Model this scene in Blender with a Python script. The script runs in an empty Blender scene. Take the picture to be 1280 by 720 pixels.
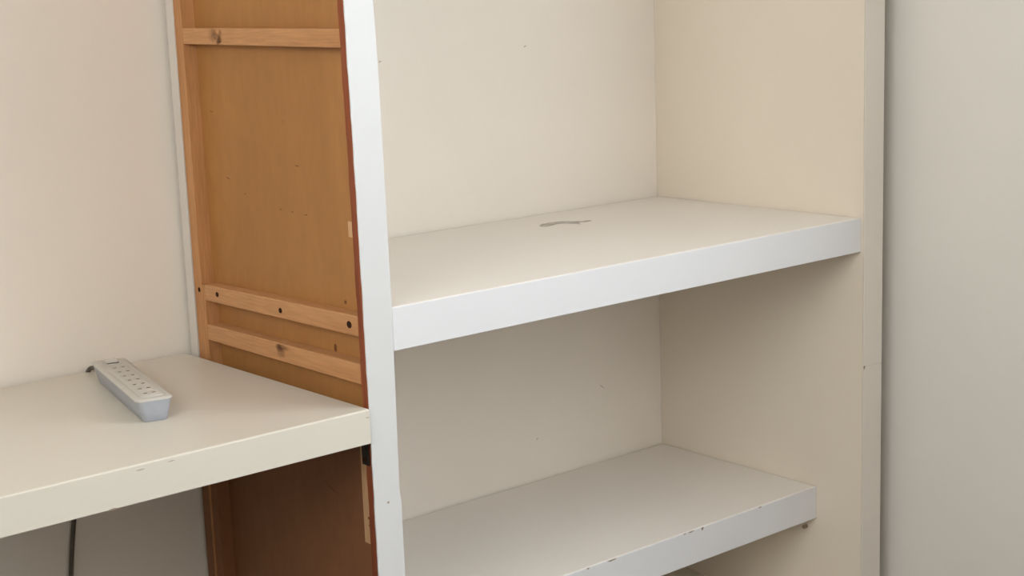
import bpy, bmesh, math, random
from mathutils import Vector, Matrix

random.seed(7)
SC = bpy.context.scene
COL = SC.collection
S = 1.2            # metres per survey unit
Z0 = 0.75          # desk top height (m); survey z = 0 is the desk top
def U(x, y, z):    # survey units -> metres
    return Vector((x * S, y * S, z * S + Z0))

# ------------------------------------------------------------------ camera
cam_d = bpy.data.cameras.new('camera')
cam = bpy.data.objects.new('camera', cam_d)
COL.objects.link(cam)
cam.location = U(-1.0493, -1.5749, 0.5094)
cam.rotation_euler = (math.radians(79.1387), math.radians(2.0831), math.radians(-39.7855))
cam_d.sensor_width = 36.0
cam_d.lens = 1911.47 / 1280.0 * 36.0
cam_d.clip_start = 0.02
SC.camera = cam

# ------------------------------------------------------------------ world, daylight, exposure
world = bpy.data.worlds.new('sky')
SC.world = world
world.use_nodes = True
bg = world.node_tree.nodes['Background']
bg.inputs[0].default_value = (0.62, 0.78, 1.0, 1)
bg.inputs[1].default_value = 1.0

XR = 1.0930 * S     # right wall face
YB = 0.4760 * S     # back wall face
XL, YF, ZC = -2.2, -3.3, 2.5   # left wall, front wall, ceiling
WY0, WY1, WZ0, WZ1 = -2.75, -0.85, 0.95, 2.35   # window opening in the right wall
LY0, LY1, LZ0, LZ1 = -2.5, -0.6, 1.60, 2.42       # window opening in the left wall
PR, PL = 206, 164                                  # daylight through the right and left windows

def area(name, loc, direction, sx, sy, power, col, spread=180):
    d = bpy.data.lights.new(name, 'AREA')
    d.shape = 'RECTANGLE'
    d.size, d.size_y = sx, sy
    d.energy = power
    d.color = col
    d.spread = math.radians(spread)
    o = bpy.data.objects.new(name, d)
    COL.objects.link(o)
    o.location = loc
    o.rotation_euler = Vector(direction).to_track_quat('-Z', 'Y').to_euler()
    return o
area('window_daylight', (XR + 0.30, (WY0 + WY1) / 2, (WZ0 + WZ1) / 2 + 0.1), (-1, 0, -0.05), 2.3, 1.9, PR, (0.87, 0.94, 1.0))
area('window_daylight', (XL - 0.30, (LY0 + LY1) / 2, (LZ0 + LZ1) / 2 + 0.1), (1, 0, -0.05), 2.2, 1.2, PL, (0.96, 0.965, 0.945))

SC.view_settings.view_transform = 'Standard'
SC.view_settings.look = 'None'
SC.view_settings.gamma = 1.0
SC.view_settings.use_curve_mapping = False
SC.view_settings.exposure = -0.58

# ------------------------------------------------------------------ materials
def srgb(r, g, b):
    def f(c):
        c /= 255.0
        return c / 12.92 if c <= 0.04045 else ((c + 0.055) / 1.055) ** 2.4
    return (f(r), f(g), f(b), 1.0)

def base_mat(name, rough=0.5):
    m = bpy.data.materials.new(name)
    m.use_nodes = True
    nt = m.node_tree
    b = nt.nodes['Principled BSDF']
    b.inputs['Roughness'].default_value = rough
    return m, nt, b

def coords(nt, scale=(1, 1, 1), loc=(0, 0, 0)):
    tc = nt.nodes.new('ShaderNodeTexCoord')
    mp = nt.nodes.new('ShaderNodeMapping')
    mp.inputs['Scale'].default_value = scale
    mp.inputs['Location'].default_value = loc
    nt.links.new(tc.outputs['Object'], mp.inputs[0])
    return mp.outputs[0]

def noise(nt, vec, scale, detail=4, rough=0.55, dist=0.0):
    n = nt.nodes.new('ShaderNodeTexNoise')
    n.inputs['Scale'].default_value = scale
    n.inputs['Detail'].default_value = detail
    n.inputs['Roughness'].default_value = rough
    n.inputs['Distortion'].default_value = dist
    nt.links.new(vec, n.inputs['Vector'])
    return n.outputs[0]

def ramp(nt, fac, stops):
    r = nt.nodes.new('ShaderNodeValToRGB')
    e = r.color_ramp.elements
    while len(e) < len(stops):
        e.new(0.5)
    for el, (p, c) in zip(e, stops):
        el.position = p
        el.color = c
    nt.links.new(fac, r.inputs[0])
    return r.outputs[0]

def mixc(nt, a, b, fac, mode='MIX'):
    n = nt.nodes.new('ShaderNodeMix')
    n.data_type = 'RGBA'
    n.blend_type = mode
    for sock, v in ((n.inputs[6], a), (n.inputs[7], b)):
        if isinstance(v, tuple):
            sock.default_value = v
        else:
            nt.links.new(v, sock)
    if isinstance(fac, float):
        n.inputs[0].default_value = fac
    else:
        nt.links.new(fac, n.inputs[0])
    return n.outputs[2]

def bump(nt, b, h, strength, dist=0.001):
    n = nt.nodes.new('ShaderNodeBump')
    n.inputs['Strength'].default_value = strength
    n.inputs['Distance'].default_value = dist
    nt.links.new(h, n.inputs['Height'])
    nt.links.new(n.outputs[0], b.inputs['Normal'])

def paint(name, col, rough=0.5, var=0.03, grain=180.0, bstr=0.12, spec=0.4):
    m, nt, b = base_mat(name, rough)
    v = coords(nt)
    lo = tuple(c * (1 - var) for c in col[:3]) + (1,)
    hi = tuple(min(1, c * (1 + var)) for c in col[:3]) + (1,)
    c1 = ramp(nt, noise(nt, v, 3.5, 5), [(0.3, lo), (0.7, hi)])
    nt.links.new(c1, b.inputs['Base Color'])
    b.inputs['Specular IOR Level'].default_value = spec
    bump(nt, b, noise(nt, v, grain, 2), bstr, 0.0006)
    return m

def wood(name, dark, light, axis='Y', rough=0.6, ring=9.0, stretch=0.07, knots=0.0, spec=0.3, seed=0.0, g0=0.86, g1=1.06):
    m, nt, b = base_mat(name, rough)
    sc = {'X': (stretch, 1, 1), 'Y': (1, stretch, 1), 'Z': (1, 1, stretch)}[axis]
    v = coords(nt, sc, (seed, seed * 0.7, seed * 1.3))
    n1 = noise(nt, v, ring, 3, 0.5, 0.6)
    n2 = noise(nt, v, ring * 14, 3, 0.65)
    c = ramp(nt, n1, [(0.30, dark), (0.5, tuple((a + q) / 2 for a, q in zip(dark, light))), (0.72, light)])
    g = ramp(nt, n2, [(0.35, (g0, g0, g0, 1)), (0.65, (g1, g1, g1, 1))])
    c = mixc(nt, c, g, 1.0, 'MULTIPLY')
    if knots > 0:
        kv = coords(nt, (1, 0.7, 1), (seed * 3.1, 0.3, 0.2))
        k = ramp(nt, noise(nt, kv, 7.0, 2), [(0.66, (0, 0, 0, 1)), (0.78, (1, 1, 1, 1))])
        c = mixc(nt, c, tuple(x * 0.45 for x in dark[:3]) + (1,), k)
    nt.links.new(c, b.inputs['Base Color'])
    b.inputs['Specular IOR Level'].default_value = spec
    bump(nt, b, n2, 0.15, 0.0005)
    return m

def plain(name, col, rough=0.5, metal=0.0, spec=0.5):
    m, nt, b = base_mat(name, rough)
    v = coords(nt)
    lo = tuple(c * 0.94 for c in col[:3]) + (1,)
    nt.links.new(ramp(nt, noise(nt, v, 40, 3), [(0.35, lo), (0.65, col)]), b.inputs['Base Color'])
    b.inputs['Metallic'].default_value = metal
    b.inputs['Specular IOR Level'].default_value = spec
    return m

def stain(name, col, scale, lo, hi, amount=1.0):
    """thin dried mark: patchy coverage, otherwise see-through"""
    m, nt, b = base_mat(name, 0.7)
    b.inputs['Base Color'].default_value = col
    v = coords(nt)
    f = ramp(nt, noise(nt, v, scale, 4), [(lo, (0, 0, 0, 1)), (hi, (amount, amount, amount, 1))])
    nt.links.new(f, b.inputs['Alpha'])
    return m

M = dict(
    wall=paint('cream_wall_paint', srgb(233, 225, 214), 0.75, 0.02, 120, 0.25),
    wall_r=paint('grey_cream_wall_paint', srgb(226, 222, 215), 0.75, 0.015, 120, 0.25),
    strip=paint('grey_white_edge_paint', srgb(217, 209, 199), 0.55, 0.02, 150, 0.12),
    cream=paint('cream_panel_paint', srgb(227, 216, 200), 0.55, 0.02, 150, 0.12),
    edge=paint('white_shelf_edge_paint', srgb(216, 215, 216), 0.42, 0.012, 150, 0.08),
    white=paint('white_gloss_paint', srgb(208, 207, 206), 0.42, 0.012, 150, 0.08),
    shelf=paint('off_white_shelf_paint', srgb(234, 227, 219), 0.42, 0.015, 150, 0.08),
    desk=paint('cream_desk_paint', srgb(210, 203, 190), 0.36, 0.015, 150, 0.08),
    greywhite=paint('dull_white_paint', srgb(207, 199, 190), 0.6, 0.04, 150, 0.1),
    ceiling=paint('ceiling_paint', srgb(235, 232, 226), 0.85, 0.01),
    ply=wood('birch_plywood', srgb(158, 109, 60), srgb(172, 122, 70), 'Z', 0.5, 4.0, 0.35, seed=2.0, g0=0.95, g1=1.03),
    ply_shaded=wood('shaded_red_brown_plywood', srgb(128, 84, 54), srgb(142, 96, 62), 'Z', 0.5, 4.0, 0.35, seed=8.0, g0=0.93, g1=1.03),  # redder plywood, darkened further to carry the shade under the desk
    pine=wood('pine_batten', srgb(176, 124, 80), srgb(200, 150, 104), 'Y', 0.55, 26.0, 0.05, seed=1.0),
    pine_z=wood('pine_stile', srgb(174, 120, 74), srgb(196, 144, 96), 'Z', 0.55, 26.0, 0.05, seed=4.0),
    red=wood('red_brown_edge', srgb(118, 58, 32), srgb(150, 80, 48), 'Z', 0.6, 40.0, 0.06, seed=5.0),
    pale=wood('pale_wood', srgb(196, 154, 112), srgb(212, 172, 130), 'Z', 0.55, 30.0, 0.06, seed=3.0),
    knot=wood('dark_knot', srgb(96, 58, 30), srgb(140, 90, 52), 'Z', 0.6, 60.0, 0.5, seed=6.0),
    hole=plain('hole_dark', srgb(48, 30, 20), 0.9, 0, 0.1),
    iron=plain('dark_steel', srgb(52, 46, 42), 0.4, 0.7),
    chip=plain('worn_paint_chip', srgb(150, 134, 118), 0.8, 0, 0.2),
    hair=plain('fine_crack', srgb(182, 167, 150), 0.8, 0, 0.2),
    smudge=stain('brown_smudge', srgb(150, 136, 120), 60, 0.20, 0.70, 0.30),
    floor=wood('floor_boards', srgb(54, 42, 32), srgb(68, 54, 42), 'Y', 0.6, 4.0, 0.05),
    strip_body=plain('blue_grey_plastic', srgb(158, 161, 168), 0.42, 0, 0.4),
    strip_top=plain('light_grey_plastic', srgb(194, 190, 182), 0.38, 0, 0.4),
    strip_dark=plain('slot_dark', srgb(88, 80, 72), 0.7, 0, 0.2),
    strip_light=plain('switch_white', srgb(208, 203, 196), 0.35),
    cord=plain('grey_cord', srgb(92, 86, 78), 0.55, 0, 0.3),
    frame=plain('window_frame_white', srgb(236, 236, 234), 0.4),
)
# window glass: thin, see-through with a faint reflection
mg = bpy.data.materials.new('window_glass')
mg.use_nodes = True
nt = mg.node_tree
nt.nodes.remove(nt.nodes['Principled BSDF'])
tr = nt.nodes.new('ShaderNodeBsdfTransparent')
gl = nt.nodes.new('ShaderNodeBsdfGlossy')
gl.inputs['Roughness'].default_value = 0.02
mx = nt.nodes.new('ShaderNodeMixShader')
mx.inputs[0].default_value = 0.06
nt.links.new(tr.outputs[0], mx.inputs[1])
nt.links.new(gl.outputs[0], mx.inputs[2])
nt.links.new(mx.outputs[0], nt.nodes['Material Output'].inputs[0])
M['glass'] = mg

# ------------------------------------------------------------------ mesh helpers
WLOC = {}
def link(name, me, mat, parent=None, origin=None, smooth=False):
    """mesh in world metres -> object with its origin at the mesh centre (or at origin)"""
    co = [v.co.copy() for v in me.vertices]
    if origin is None:
        lo = Vector([min(c[i] for c in co) for i in range(3)])
        hi = Vector([max(c[i] for c in co) for i in range(3)])
        origin = (lo + hi) / 2
        origin.z = lo.z
    me.transform(Matrix.Translation(-origin))
    if mat is not None and not me.materials:
        me.materials.append(M[mat])
    for p in me.polygons:
        p.use_smooth = smooth
    o = bpy.data.objects.new(name, me)
    COL.objects.link(o)
    WLOC[o.name] = origin.copy()
    if parent is not None:
        o.parent = parent
        o.location = origin - WLOC[parent.name]
    else:
        o.location = origin
    return o

def empty(name, loc):
    o = bpy.data.objects.new(name, None)
    o.empty_display_size = 0.05
    COL.objects.link(o)
    o.location = loc
    WLOC[o.name] = Vector(loc)
    return o

def tag(o, label=None, cat=None, group=None, kind=None):
    for k, v in (('label', label), ('category', cat), ('group', group), ('kind', kind)):
        if v:
            o[k] = v
    return o

def hexa(c8, bev=0.0, seg=2):
    """c8: 4 bottom corners then 4 top corners, each ring counter-clockwise seen from above"""
    bm = bmesh.new()
    v = [bm.verts.new(c) for c in c8]
    for f in ((3, 2, 1, 0), (4, 5, 6, 7), (0, 1, 5, 4), (1, 2, 6, 5), (2, 3, 7, 6), (3, 0, 4, 7)):
        bm.faces.new([v[i] for i in f])
    bmesh.ops.recalc_face_normals(bm, faces=bm.faces)
    if bev > 0:
        bmesh.ops.bevel(bm, geom=list(bm.edges), offset=bev, segments=seg, profile=0.5, affect='EDGES')
    return bm

def bm_mesh(bm, name='m'):
    me = bpy.data.meshes.new(name)
    bm.to_mesh(me)
    bm.free()
    return me

def box_m(x0, x1, y0, y1, z0, z1, bev=0.0, seg=2):
    return hexa([(x0, y0, z0), (x1, y0, z0), (x1, y1, z0), (x0, y1, z0),
                 (x0, y0, z1), (x1, y0, z1), (x1, y1, z1), (x0, y1, z1)], bev, seg)

def box_u(x0, x1, y0, y1, z0, z1, bev=0.0, seg=2):
    a, b = U(x0, y0, z0), U(x1, y1, z1)
    return box_m(a.x, b.x, a.y, b.y, a.z, b.z, bev, seg)

def board(name, x0, x1, y0, y1, z0, z1, mat, parent=None, bev=0.0, seg=2):
    return link(name, bm_mesh(box_u(x0, x1, y0, y1, z0, z1, bev, seg), name), mat, parent)

def prism(pts, d):
    """closed outline (world points in one plane), extruded by vector d"""
    bm = bmesh.new()
    a = [bm.verts.new(p) for p in pts]
    b = [bm.verts.new(Vector(p) + Vector(d)) for p in pts]
    bm.faces.new(a)
    bm.faces.new(b[::-1])
    n = len(pts)
    for i in range(n):
        bm.faces.new([a[i], b[i], b[(i + 1) % n], a[(i + 1) % n]])
    bmesh.ops.recalc_face_normals(bm, faces=bm.faces)
    return bm

def merge(bms):
    out = bmesh.new()
    for b in bms:
        me = bpy.data.meshes.new('tmp')
        b.to_mesh(me)
        b.free()
        out.from_mesh(me)
        bpy.data.meshes.remove(me)
    return out

def tube(pts, r, n=10):
    """swept tube through pts (Catmull-Rom smoothed)"""
    P = [Vector(p) for p in pts]
    Q = []
    for i in range(len(P) - 1):
        p0, p1, p2, p3 = P[max(i - 1, 0)], P[i], P[i + 1], P[min(i + 2, len(P) - 1)]
        for k in range(8):
            t = k / 8
            Q.append(0.5 * ((2 * p1) + (p2 - p0) * t + (2 * p0 - 5 * p1 + 4 * p2 - p3) * t * t + (3 * p1 - p0 - 3 * p2 + p3) * t ** 3))
    Q.append(P[-1])
    bm = bmesh.new()
    rings = []
    for i, q in enumerate(Q):
        d = (Q[min(i + 1, len(Q) - 1)] - Q[max(i - 1, 0)]).normalized()
        ref = Vector((0, 1, 0)) if abs(d.y) < 0.9 else Vector((1, 0, 0))
        u = d.cross(ref).normalized()
        w = d.cross(u)
        rr = r[i * (len(r) - 1) // (len(Q) - 1)] if isinstance(r, (list, tuple)) else r
        rings.append([bm.verts.new(q + (u * math.cos(a) + w * math.sin(a)) * rr) for a in [2 * math.pi * k / n for k in range(n)]])
    for a, b in zip(rings, rings[1:]):
        for k in range(n):
            bm.faces.new([a[k], a[(k + 1) % n], b[(k + 1) % n], b[k]])
    bm.faces.new(rings[0][::-1])
    bm.faces.new(rings[-1])
    bmesh.ops.recalc_face_normals(bm, faces=bm.faces)
    return bm

def disc(name, c, normal, r, h, mat, parent, n=12, sx=1.0):
    """small round plug of height h standing proud of a surface at c (world metres)"""
    q = Vector(normal).to_track_quat('Z', 'Y')
    pts = [Vector(c) + q @ Vector((math.cos(2 * math.pi * k / n) * r * sx, math.sin(2 * math.pi * k / n) * r, 0)) for k in range(n)]
    return link(name, bm_mesh(prism(pts, Vector(normal) * h), name), mat, parent)

# ------------------------------------------------------------------ the room
FL = 0.0
def struct(name, bm, mat, parent=None):
    o = link(name, bm_mesh(bm, name), mat, parent)
    if parent is None:
        o['kind'] = 'structure'
    return o
T = 0.12
struct('floor', box_m(XL - T, XR + T, YF - T, YB + T, -0.1, FL), 'floor')
struct('ceiling', box_m(XL - T, XR + T, YF - T, YB + T, ZC, ZC + 0.1), 'ceiling')
struct('wall_back', box_m(XL - T, XR + T, YB, YB + T, FL, ZC), 'wall')
struct('wall_left', merge([
    box_m(XL - T, XL, YF, LY0, FL, ZC),
    box_m(XL - T, XL, LY1, YB, FL, ZC),
    box_m(XL - T, XL, LY0, LY1, FL, LZ0),
    box_m(XL - T, XL, LY0, LY1, LZ1, ZC)]), 'wall')
struct('wall_front', box_m(XL - T, XR + T, YF - T, YF, FL, ZC), 'wall')
struct('wall_right', merge([
    box_m(XR, XR + T, YF, WY0, FL, ZC),
    box_m(XR, XR + T, WY1, YB, FL, ZC),
    box_m(XR, XR + T, WY0, WY1, FL, WZ0),
    box_m(XR, XR + T, WY0, WY1, WZ1, ZC)]), 'wall_r')
wf = 0.05
win = struct('window_1', merge([
    box_m(XR + 0.03, XR + 0.09, WY0, WY1, WZ0, WZ0 + wf, 0.004),
    box_m(XR + 0.03, XR + 0.09, WY0, WY1, WZ1 - wf, WZ1, 0.004),
    box_m(XR + 0.03, XR + 0.09, WY0, WY0 + wf, WZ0 + wf, WZ1 - wf, 0.004),
    box_m(XR + 0.03, XR + 0.09, WY1 - wf, WY1, WZ0 + wf, WZ1 - wf, 0.004),
    box_m(XR + 0.03, XR + 0.09, (WY0 + WY1) / 2 - 0.025, (WY0 + WY1) / 2 + 0.025, WZ0 + wf, WZ1 - wf, 0.004)]), 'frame')
for a, b in ((WY0 + wf, (WY0 + WY1) / 2 - 0.025), ((WY0 + WY1) / 2 + 0.025, WY1 - wf)):
    link('pane', bm_mesh(box_m(XR + 0.058, XR + 0.062, a, b, WZ0 + wf, WZ1 - wf)), 'glass', win)

ym = (LY0 + LY1) / 2
win3 = struct('window_2', merge([
    box_m(XL - 0.09, XL - 0.03, LY0, LY1, LZ0, LZ0 + wf, 0.004),
    box_m(XL - 0.09, XL - 0.03, LY0, LY1, LZ1 - wf, LZ1, 0.004),
    box_m(XL - 0.09, XL - 0.03, LY0, LY0 + wf, LZ0 + wf, LZ1 - wf, 0.004),
    box_m(XL - 0.09, XL - 0.03, LY1 - wf, LY1, LZ0 + wf, LZ1 - wf, 0.004),
    box_m(XL - 0.09, XL - 0.03, ym - 0.025, ym + 0.025, LZ0 + wf, LZ1 - wf, 0.004)]), 'frame')
for a, b in ((LY0 + wf, ym - 0.025), (ym + 0.025, LY1 - wf)):
    link('pane', bm_mesh(box_m(XL - 0.062, XL - 0.058, a, b, LZ0 + wf, LZ1 - wf)), 'glass', win3)

# ------------------------------------------------------------------ shelving unit
ZB = -Z0 / S                 # floor in survey units
ZT = (2.16 - Z0) / S         # top of the unit
W, W2, TL = 1.0, 1.0503, 0.0430
DB = 0.4728                  # back edge of the shelves
R = 0.0205                   # depth of the open recess on the left side
FB = 0.0148                  # thickness of the front board
JZ = -0.1315                 # joint in the facing boards
unit = empty('shelving_unit', U((W2) / 2, 0.23, ZB))
tag(unit, 'tall white built-in shelving unit with its bare wood left side exposed', 'shelving unit')

# --- left side: plywood inner skin with an open frame of battens on its outer face
side = board('side_panel', R, TL - 0.002, FB, 0.470, -0.06, ZT, 'ply', unit)
side['label'] = 'bare plywood panel seen inside the open left side frame'
board('lower_panel', R, TL - 0.002, FB, 0.470, ZB, -0.06, 'ply_shaded', side)  # sheet below the desk; the desk's shade is put into its colour
board('inner_lining', TL - 0.002, TL, FB, 0.470, ZB, ZT, 'cream', side)

def lerp_table(tab, z):
    tab = sorted(tab)
    if z <= tab[0][0]:
        return tab[0][1]
    for (a, x), (b, y) in zip(tab, tab[1:]):
        if z <= b:
            return x + (y - x) * (z - a) / (b - a)
    return tab[-1][1]
left_edge = [(ZB, 0.0020), (-0.22, 0.0015), (0.0, 0.0012), (0.1657, 0.0006), (0.3162, -0.0003), (0.42, -0.0018), (0.51, -0.0027), (ZT, -0.0030)]
def jag(z, amp):
    return amp * (0.6 * math.sin(z * 97.0) + 0.5 * math.sin(z * 211 + 1.3) + 0.4 * math.sin(z * 53 + 0.4))

# red-brown front board (its raw left edge shows), slightly ragged
zs = [ZB + (ZT - ZB) * i / 150 for i in range(151)]
def ragged(name, z_a, z_b, y0, y1, xl, xr, mat, parent):
    zz = [z_a] + [z for z in zs if z_a < z < z_b] + [z_b]
    pts = [U(xl(z), y0, z) for z in zz] + [U(xr(z), y0, z) for z in zz[::-1]]
    return link(name, bm_mesh(prism(pts, (0, (y1 - y0) * S, 0)), name), mat, parent)
fbd = ragged('front_board', ZB, ZT, 0.0014, FB + 0.0002, lambda z: lerp_table(left_edge, z) + 0.0006 + jag(z + 3, 0.0004), lambda z: TL - 0.0012, 'red', side)
fbd['label'] = 'raw red-brown edge of the front board'
right_edge = [(ZB, 0.0425), (JZ, 0.0428), (JZ + 0.0001, 0.0408), (0.0, 0.0425), (0.1236, 0.0440), (0.3, 0.0430), (0.42, 0.0420), (0.51, 0.0400), (ZT, 0.0395)]
ragged('facing_board', JZ, ZT, -0.0006, 0.0014, lambda z: lerp_table(left_edge, z) + jag(z, 0.00035), lambda z: lerp_table(right_edge, z), 'white', side)
ragged('facing_board', ZB, JZ, -0.0007, 0.0014, lambda z: lerp_table(left_edge, z) + jag(z, 0.00035), lambda z: 0.0430, 'white', side)

# rear stile: raw wood, white-painted strip against the wall
st = board('rear_stile', 0.0, R, 0.4205, 0.4420, -0.06, ZT, 'pine_z', side)
st2 = board('rear_stile', 0.0, R, 0.4205, 0.4420, ZB, -0.06, 'ply_shaded', side)  # same stile below the desk, in the shade-darkened wood tone
def quad_x(y0a, y1a, za, y0b, y1b, zb, x0, x1):
    """upright piece whose depth limits differ between bottom (a) and top (b)"""
    return hexa([U(x0, y0a, za), U(x1, y0a, za), U(x1, y1a, za), U(x0, y1a, za),
                 U(x0, y0b, zb), U(x1, y0b, zb), U(x1, y1b, zb), U(x0, y1b, zb)])
rs = link('rear_strip', bm_mesh(quad_x(0.4445, 0.4660, -0.036, 0.4385, 0.4600, ZT, -0.0012, R)), 'greywhite', side)
rs['label'] = 'dull white painted rear strip against the wall'
link('rear_strip', bm_mesh(quad_x(0.4435, 0.4680, ZB, 0.4435, 0.4680, -0.0365, -0.0004, R)), 'ply_shaded', side)  # unpainted length below the desk, also in the shade-darkened tone
link('edge_lipping', bm_mesh(quad_x(0.4412, 0.4436, ZB, 0.4400, 0.4424, -0.0365, -0.0022, R)), 'pine_z', side)

# battens (corners measured on the outer face: y, z)
def rail(tl, tr, bl, br, mat='pine'):
    c = lambda x, p: U(x, p[0], p[1])
    bm = hexa([c(0.0006, br), c(R, br), c(R, bl), c(0.0006, bl), c(0.0006, tr), c(R, tr), c(R, tl), c(0.0006, tl)], 0.0008, 1)
    return link('batten', bm_mesh(bm), mat, side)
YA, YZ = 0.4210, FB
r1 = rail((0.4235, 0.4796), (YZ, 0.4762), (0.4215, 0.4572), (YZ, 0.4529))
r2 = rail((0.4130, 0.1095), (YZ, 0.1170), (0.4130, 0.0856), (YZ, 0.0905))
r3 = rail((0.4160, 0.0500), (YZ, 0.0545), (0.4160, 0.0262), (YZ, 0.0278))
# the stile has a step where the lower battens are housed
board('stile_block', 0.0003, R, 0.4125, 0.4206, -0.06, 0.108, 'pine_z', side)

def on_face(y, z, x=0.0006):
    return U(x, y, z)
for y, z, rr in ((0.3762, 0.0990, 0.0045), (0.2019, 0.0990, 0.0045), (0.0338, 0.1035, 0.0058)):
    disc('screw_hole', on_face(y, z), (-1, 0, 0), rr, 0.0003, 'hole', r2, 12, 1.15)
disc('screw_hole', U(0.0, 0.4287, 0.0997), (-1, 0, 0), 0.0042, 0.0003, 'hole', st)
disc('screw_hole', U(R, 0.1003, 0.0595), (-1, 0, 0), 0.0065, 0.0003, 'knot', side, 10, 0.6)
disc('nail_hole', U(R, 0.0700, 0.1250), (-1, 0, 0), 0.003, 0.0003, 'knot', side)

def blob(name, pts, x, h, mat, parent):
    """flat irregular mark on the outer face: pts = (y, z)"""
    return link(name, bm_mesh(prism([U(x, y, z) for y, z in pts], (-h, 0, 0))), mat, parent)
# knots
def knot(cy, cz, ry, rz, x, mat, parent, n=14, tilt=0.0, name='knot'):
    pts = []
    for k in range(n):
        a = 2 * math.pi * k / n
        q = 1 + 0.22 * math.sin(3 * a + cy * 50) + 0.12 * math.sin(5 * a + 1)
        yy, zz = ry * q * math.cos(a), rz * q * math.sin(a)
        pts.append((cy + yy, cz + zz + tilt * yy))
    return blob(name, pts, x, 0.0002, mat, parent)
def soft_stain(name, col, amount):
    """soft round mark: coverage fades from the middle of the mark to its rim"""
    m, nt, b = base_mat(name, 0.65)
    b.inputs['Base Color'].default_value = col
    tc = nt.nodes.new('ShaderNodeTexCoord')
    mp = nt.nodes.new('ShaderNodeMapping')
    mp.inputs['Location'].default_value = (0, -1, -1)
    mp.inputs['Scale'].default_value = (0, 2, 2)
    nt.links.new(tc.outputs['Generated'], mp.inputs[0])
    g = nt.nodes.new('ShaderNodeTexGradient')
    g.gradient_type = 'SPHERICAL'
    nt.links.new(mp.outputs[0], g.inputs[0])
    n = noise(nt, tc.outputs['Object'], 220, 3)
    mu = nt.nodes.new('ShaderNodeMath')
    mu.operation = 'MULTIPLY'
    nt.links.new(ramp(nt, g.outputs[1], [(0.05, (0, 0, 0, 1)), (0.7, (amount, amount, amount, 1))]), mu.inputs[0])
    nt.links.new(ramp(nt, n, [(0.3, (0.4, 0.4, 0.4, 1)), (0.6, (1, 1, 1, 1))]), mu.inputs[1])
    nt.links.new(mu.outputs[0], b.inputs['Alpha'])
    return m
M['knotstain'] = soft_stain('knot_grain', srgb(96, 56, 30), 0.22)
knot(0.3310, 0.4680, 0.020, 0.0100, 0.0003, 'knotstain', r1, tilt=0.25)
knot(0.3130, 0.4720, 0.006, 0.0060, 0.0003, 'knotstain', r1, tilt=-0.3)
knot(0.3180, 0.4610, 0.010, 0.0050, 0.0003, 'knotstain', r1, tilt=-0.5)
knot(0.2050, 0.0470, 0.022, 0.0040, 0.0003, 'knotstain', r3, tilt=-0.05)
knot(0.2080, 0.0400, 0.014, 0.0100, 0.0003, 'knotstain', r3)
# nail scratches on the plywood
def scratch(a, b, wd, x, mat, parent, name='scratch'):
    (y0, z0), (y1, z1) = a, b
    return blob(name, [(y0, z0), ((y0 + y1) / 2, (z0 + z1) / 2 + wd), (y1, z1), ((y0 + y1) / 2, (z0 + z1) / 2 - wd)], x, 0.0002, mat, parent)

# pale shim against the front board and the pale cleat under the desk
board('wood_shim', R - 0.0025, R, 0.0149, 0.0500, 0.2130, 0.2330, 'pale', side)
cl = board('cleat', R - 0.005, R, 0.0290, 0.0480, -0.1960, -0.0460, 'pale', side)
for y, z in ((0.0350, -0.1700), (0.0365, -0.1600)):
    disc('nail_hole', U(R - 0.005, y, z), (-1, 0, 0), 0.0022, 0.0003, 'knot', cl, 8)

# --- right side panel
rp = board('side_panel', W, W2, -0.0050, 0.4756, ZB, ZT, 'cream', unit)
rp['label'] = 'cream painted right side panel'
fa = board('facing_board', W + 0.0004, W2, -0.0075, -0.0050, JZ, ZT, 'strip', rp, 0.0012, 3)
fb2 = board('facing_board', W + 0.0004, W2, -0.0075, -0.0050, ZB, JZ, 'strip', rp, 0.0012, 3)

# --- shelves
zu, hu, zl, hl, yl = 0.1236, 0.0573, -0.3641, 0.0588, 0.0921
gap = 0.0008
us = board('shelf', TL - 0.0006, W - 0.0016, 0.0002, DB, zu - hu, zu, 'shelf', unit, 0.0022, 3)
us['label'] = 'thick white upper shelf flush with the front'
usf = board('front_edge', TL + 0.0008, W - 0.0001, -0.0008, 0.0012, zu - hu, zu - 0.0006, 'edge', us, 0.0010, 2)
ls = board('shelf', TL + gap, W - 0.0016, yl + 0.001, DB, zl - hl, zl, 'shelf', unit, 0.0022, 3)
ls['label'] = 'white lower shelf set back from the front'
lsf = board('front_edge', TL + gap, W - 0.0001, yl, yl + 0.0018, zl - hl, zl - 0.0006, 'edge', ls, 0.0010, 2)
board('bottom_board', TL, W - gap, 0.004, DB, ZB, ZB + 0.02, 'cream', unit, 0.002, 2)
board('top_board', TL, W - gap, 0.0, DB, ZT - 0.05, ZT, 'white', unit, 0.002, 2)

# smudge on the upper shelf
sm = [(0.6148, 0.3733), (0.6288, 0.3834), (0.6447, 0.3855), (0.6612, 0.3841), (0.6753, 0.3799), (0.6842, 0.3618), (0.7004, 0.3518), (0.7117, 0.3484), (0.7047, 0.3399), (0.6894, 0.3398), (0.6793, 0.3445), (0.6674, 0.3255), (0.6649, 0.3405), (0.6593, 0.3539), (0.6489, 0.3622), (0.6307, 0.3575), (0.6139, 0.3542), (0.6095, 0.3631)]
link('smudge', bm_mesh(prism([U(x, y, zu + 0.0002) for x, y in sm], (0, 0, 0.00005))), 'smudge', us)

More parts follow.
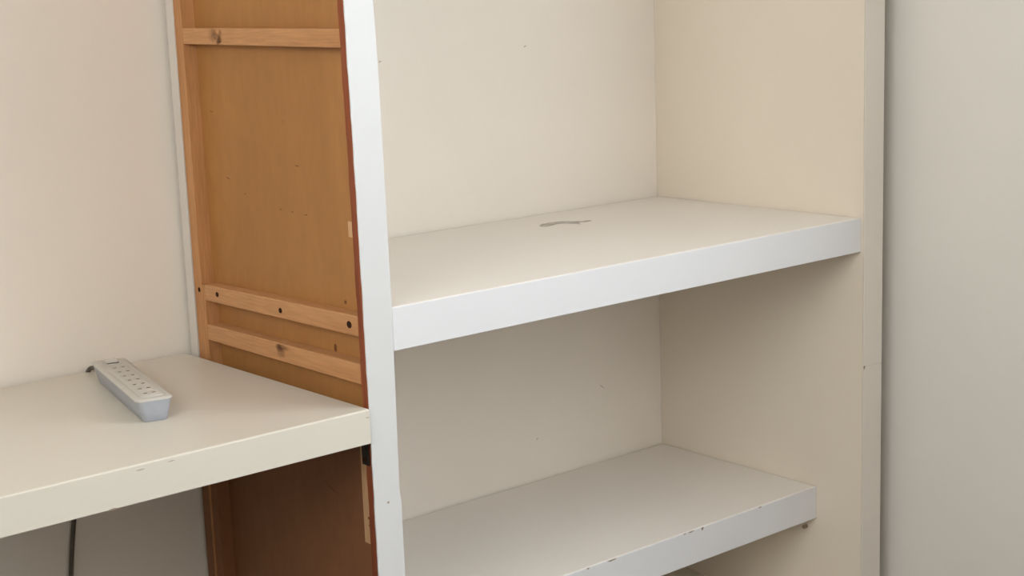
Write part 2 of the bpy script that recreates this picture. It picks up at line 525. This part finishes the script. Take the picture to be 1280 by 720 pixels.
# chipped paint along the lower shelf's front edge
def chip(name, x, w, h, y, z, parent, mat='chip', d=0.0004):
    pts = [U(x - w / 2, y, z), U(x - w * 0.2, y, z - h), U(x + w * 0.25, y, z - h * 0.7), U(x + w / 2, y, z), U(x + w * 0.1, y, z + 0.0006)]
    return link(name, bm_mesh(prism(pts, (0, -d, 0))), mat, parent)
for x, w, h in ((0.7068, 0.0060, 0.0050), (0.6800, 0.0160, 0.0016), (0.6650, 0.0070, 0.0014), (0.8494, 0.0090, 0.0018), (0.5016, 0.0220, 0.0022), (0.4505, 0.0060, 0.0020)):
    chip('paint_chip', x, w, h, yl, zl - 0.0014, ls)
# facing joint marks
chip('paint_chip', 0.0225, 0.0040, 0.0026, -0.0006, JZ + 0.0012, side, 'chip', 0.0003)
chip('paint_chip', 1.0020, 0.0050, 0.0060, -0.0076, JZ + 0.0020, rp, 'chip', 0.0005)
# shelf peg under the lower shelf at the right panel
pg = disc('shelf_peg', U(W, 0.1150, -0.4440), (-1, 0, 0), 0.0042, 0.010, 'chip', rp, 12)

# --- marks on the back wall
wb = bpy.data.objects['wall_back']
def wall_mark(x0, z0, x1, z1, wd, mat='hair'):
    ym = YB / S
    pts = [U(x0, ym, z0), U((x0 + x1) / 2, ym, (z0 + z1) / 2 + wd), U(x1, ym, z1), U((x0 + x1) / 2, ym, (z0 + z1) / 2 - wd)]
    return link('scuff', bm_mesh(prism(pts, (0, -0.0003, 0))), mat, wb)
wall_mark(0.6790, -0.2870, 0.6830, -0.2850, 0.0016)
wall_mark(0.8360, -0.2130, 0.8520, -0.2260, 0.0009)
wall_mark(0.3730, 0.4100, 0.3800, 0.4120, 0.0012)
wall_mark(0.6800, 0.4190, 0.6870, 0.4220, 0.0012)
for a, b in (((0.1600, 0.2960), (0.1750, 0.2970)), ((0.3490, 0.2660), (0.3620, 0.2690)), ((0.3080, 0.2480), (0.3130, 0.2485)),
             ((0.2130, 0.2340), (0.2200, 0.2345)), ((0.1840, 0.2330), (0.1900, 0.2335)), ((0.1480, 0.2320), (0.1580, 0.2325)),
             ((0.1950, 0.3540), (0.1980, 0.3545)), ((0.3850, 0.3600), (0.3950, 0.3620)), ((0.1100, -0.1500), (0.1500, -0.1350))):
    scratch(a, b, 0.0008, R, 'knot', side)

# ------------------------------------------------------------------ desk
HD = 0.0454
YD, YDB, XD = -0.0062, 0.4690, -0.0018
desk = empty('desk', U(-0.4, 0.23, ZB))
tag(desk, 'thick cream painted desk top fixed between wall and shelving unit', 'desk')
xl_d = -0.78
def desk_slab(z0, z1, y0, y1, xr0, xr1, bev):
    return hexa([U(xl_d, y0, z0), U(xr0, y0, z0), U(xr1, y1, z0), U(xl_d, y1, z0),
                 U(xl_d, y0, z1), U(xr0, y0, z1), U(xr1, y1, z1), U(xl_d, y1, z1)], bev, 3)
dt = link('desk_top', bm_mesh(desk_slab(-HD, 0, YD + 0.001, YDB, XD, -0.0105, 0.0022)), 'desk', desk)
de = board('front_edge', xl_d, XD - 0.0004, YD, YD + 0.003, -HD, -0.0008, 'desk', desk, 0.0012, 2)
board('end_support', xl_d, xl_d + 0.03, 0.03, 0.45, ZB, -HD, 'desk', desk)
for x, w, z, h, m in ((-0.3190, 0.012, -0.0065, 0.0012, 'hair'), (-0.2800, 0.010, -0.0050, 0.0010, 'hair'), (-0.0060, 0.006, -0.0100, 0.0012, 'hair'), (-0.3560, 0.012, -HD + 0.0012, 0.0020, 'chip')):
    chip('paint_chip', x, w, h, YD, z, de, m, 0.0003)
# steel bracket under the front right corner
brk = link('bracket', bm_mesh(merge([
    box_u(0.0036 - 0.005, 0.0004, 0.0040, 0.0190, -0.0780, -HD, 0.0008),
    box_u(-0.0300, 0.0004, 0.0040, 0.0190, -HD - 0.0030, -HD, 0.0006)])), 'iron', desk)
brk['label'] = 'dark steel bracket under the desk corner'
disc('screw', U(-0.0014, 0.0115, -0.0700), (-1, 0, 0), 0.0045, 0.0012, 'hole', brk)
disc('screw', U(-0.0014, 0.0115, -0.0560), (-1, 0, 0), 0.0030, 0.0010, 'iron', brk)

# ------------------------------------------------------------------ power strip
A, Bf = Vector((-0.2210, 0.1455)), Vector((-0.1675, 0.3935))    # near and far ends of the centre line (survey units)
dirv = (Bf - A)
LEN = dirv.length * S
ang = math.atan2(dirv.y, dirv.x)
base = U(A.x, A.y, 0)
PSM = Matrix.Translation(base) @ Matrix.Rotation(ang, 4, 'Z')    # local +X runs from the near end to the far end
ps = empty('power_strip', base)
tag(ps, 'grey plastic multi-outlet power strip lying on the desk', 'power strip')
HT = 0.0365
def rrect(x0, x1, hw, r, z, n=6):
    pts = []
    for cx, cy, a0 in ((x1 - r, hw - r, 0), (x0 + r, hw - r, 90), (x0 + r, -hw + r, 180), (x1 - r, -hw + r, 270)):
        for k in range(n + 1):
            a = math.radians(a0 + 90 * k / n)
            pts.append(Vector((cx + r * math.cos(a), cy + r * math.sin(a), z)))
    return pts
def loft(rings):
    bm = bmesh.new()
    V = [[bm.verts.new(PSM @ p) for p in ring] for ring in rings]
    n = len(V[0])
    for a, b in zip(V, V[1:]):
        for k in range(n):
            bm.faces.new([a[k], a[(k + 1) % n], b[(k + 1) % n], b[k]])
    bm.faces.new(V[0][::-1])
    bm.faces.new(V[-1])
    bmesh.ops.recalc_face_normals(bm, faces=bm.faces)
    return bm
def auto_smooth(o):
    for p in o.data.polygons:
        p.use_smooth = True
    o.data.set_sharp_from_angle(angle=math.radians(38))
body = link('body', bm_mesh(loft([
    rrect(0.0040, LEN - 0.0060, 0.0170, 0.0065, 0.0000),
    rrect(0.0022, LEN - 0.0045, 0.0194, 0.0085, 0.0022),
    rrect(0.0015, LEN - 0.0030, 0.0232, 0.0095, 0.0170),
    rrect(0.0008, LEN - 0.0015, 0.0270, 0.0095, 0.0325)])), 'strip_body', ps)
auto_smooth(body)
top = link('top_cover', bm_mesh(loft([
    rrect(0.0000, LEN, 0.0280, 0.0095, 0.0325),
    rrect(0.0000, LEN, 0.0282, 0.0095, 0.0345),
    rrect(0.0018, LEN - 0.0018, 0.0262, 0.0085, 0.0362),
    rrect(0.0060, LEN - 0.0060, 0.0210, 0.0060, HT)])), 'strip_top', ps)
auto_smooth(top)
# raised outlet field
fx0, fx1 = 0.0120, LEN * 0.80
field = link('outlet_plate', bm_mesh(loft([
    rrect(fx0, fx1, 0.0182, 0.0090, HT - 0.0003),
    rrect(fx0, fx1, 0.0182, 0.0090, HT + 0.0006),
    rrect(fx0 + 0.0015, fx1 - 0.0015, 0.0167, 0.0080, HT + 0.0016)])), 'strip_top', ps)
auto_smooth(field)
def lbox(x0, x1, y0, y1, z0, z1, bev=0.0):
    bm = box_m(x0, x1, y0, y1, z0, z1, bev)
    bm.transform(PSM)
    return bm
NR = 7
for i in range(NR):
    cx = LEN * (0.10 + 0.64 * i / (NR - 1))
    ol = link('outlet', bm_mesh(loft([rrect(cx - 0.0120, cx + 0.0120, 0.0140, 0.0060, HT + 0.0013),
                                      rrect(cx - 0.0115, cx + 0.0115, 0.0138, 0.0058, HT + 0.0018)])), 'strip_top', ps)
    for sy in (-1, 1):
        link('slot', bm_mesh(lbox(cx - 0.0010, cx + 0.0014, sy * 0.0066 - 0.0026, sy * 0.0066 + 0.0026, HT + 0.0012, HT + 0.0022)), 'strip_dark', ol)
# rocker switch in its well
sx0, sx1 = LEN * 0.865, LEN * 0.955
sw = link('switch_bezel', bm_mesh(merge([
    lbox(sx0 - 0.002, sx1 + 0.002, 0.0105, 0.0125, HT - 0.001, HT + 0.0018),
    lbox(sx0 - 0.002, sx1 + 0.002, -0.0125, -0.0105, HT - 0.001, HT + 0.0018),
    lbox(sx0 - 0.002, sx0, -0.0105, 0.0105, HT - 0.001, HT + 0.0010),
    lbox(sx1, sx1 + 0.002, -0.0105, 0.0105, HT - 0.001, HT + 0.0018)])), 'strip_top', ps)
link('switch_well', bm_mesh(lbox(sx0, sx1, -0.0105, 0.0105, HT - 0.001, HT + 0.0004)), 'strip_dark', sw)
bmr = bmesh.new()
prof = [(sx0 + 0.010, HT), (sx1 - 0.0008, HT), (sx1 - 0.0008, HT + 0.0045), (sx0 + 0.010, HT + 0.0022)]
bmr.free()
link('rocker', bm_mesh(prism([PSM @ Vector((x, -0.0098, z)) for x, z in prof], (PSM.to_3x3() @ Vector((0, 0.0196, 0))))), 'strip_light', sw)
# cord: leaves the far end, drops between desk and wall and hangs to the floor
def L(x, y, z):
    return PSM @ Vector((x, y, z))
e0 = L(LEN - 0.004, 0.010, 0.020)
e1 = L(LEN + 0.020, 0.009, 0.0165)
yc = (YDB + YB / S) / 2
link('strain_relief', bm_mesh(tube([e0, (e0 + e1) / 2 + Vector((0, 0, 0.001)), e1], [0.0075, 0.0068, 0.0058], 12)), 'cord', ps, smooth=True)
cord = [e1, U(-0.1640, 0.4350, 0.0095), U(-0.1655, 0.4610, 0.0050), U(-0.1690, yc, -0.0150), U(-0.1800, yc, -0.06),
        U(-0.1960, yc - 0.001, -0.16), U(-0.2150, yc - 0.002, -0.2700), U(-0.2320, yc - 0.004, -0.42), U(-0.2450, yc - 0.006, ZB + 0.004)]
link('cord', bm_mesh(tube(cord, 0.0040, 10)), 'cord', ps, smooth=True)
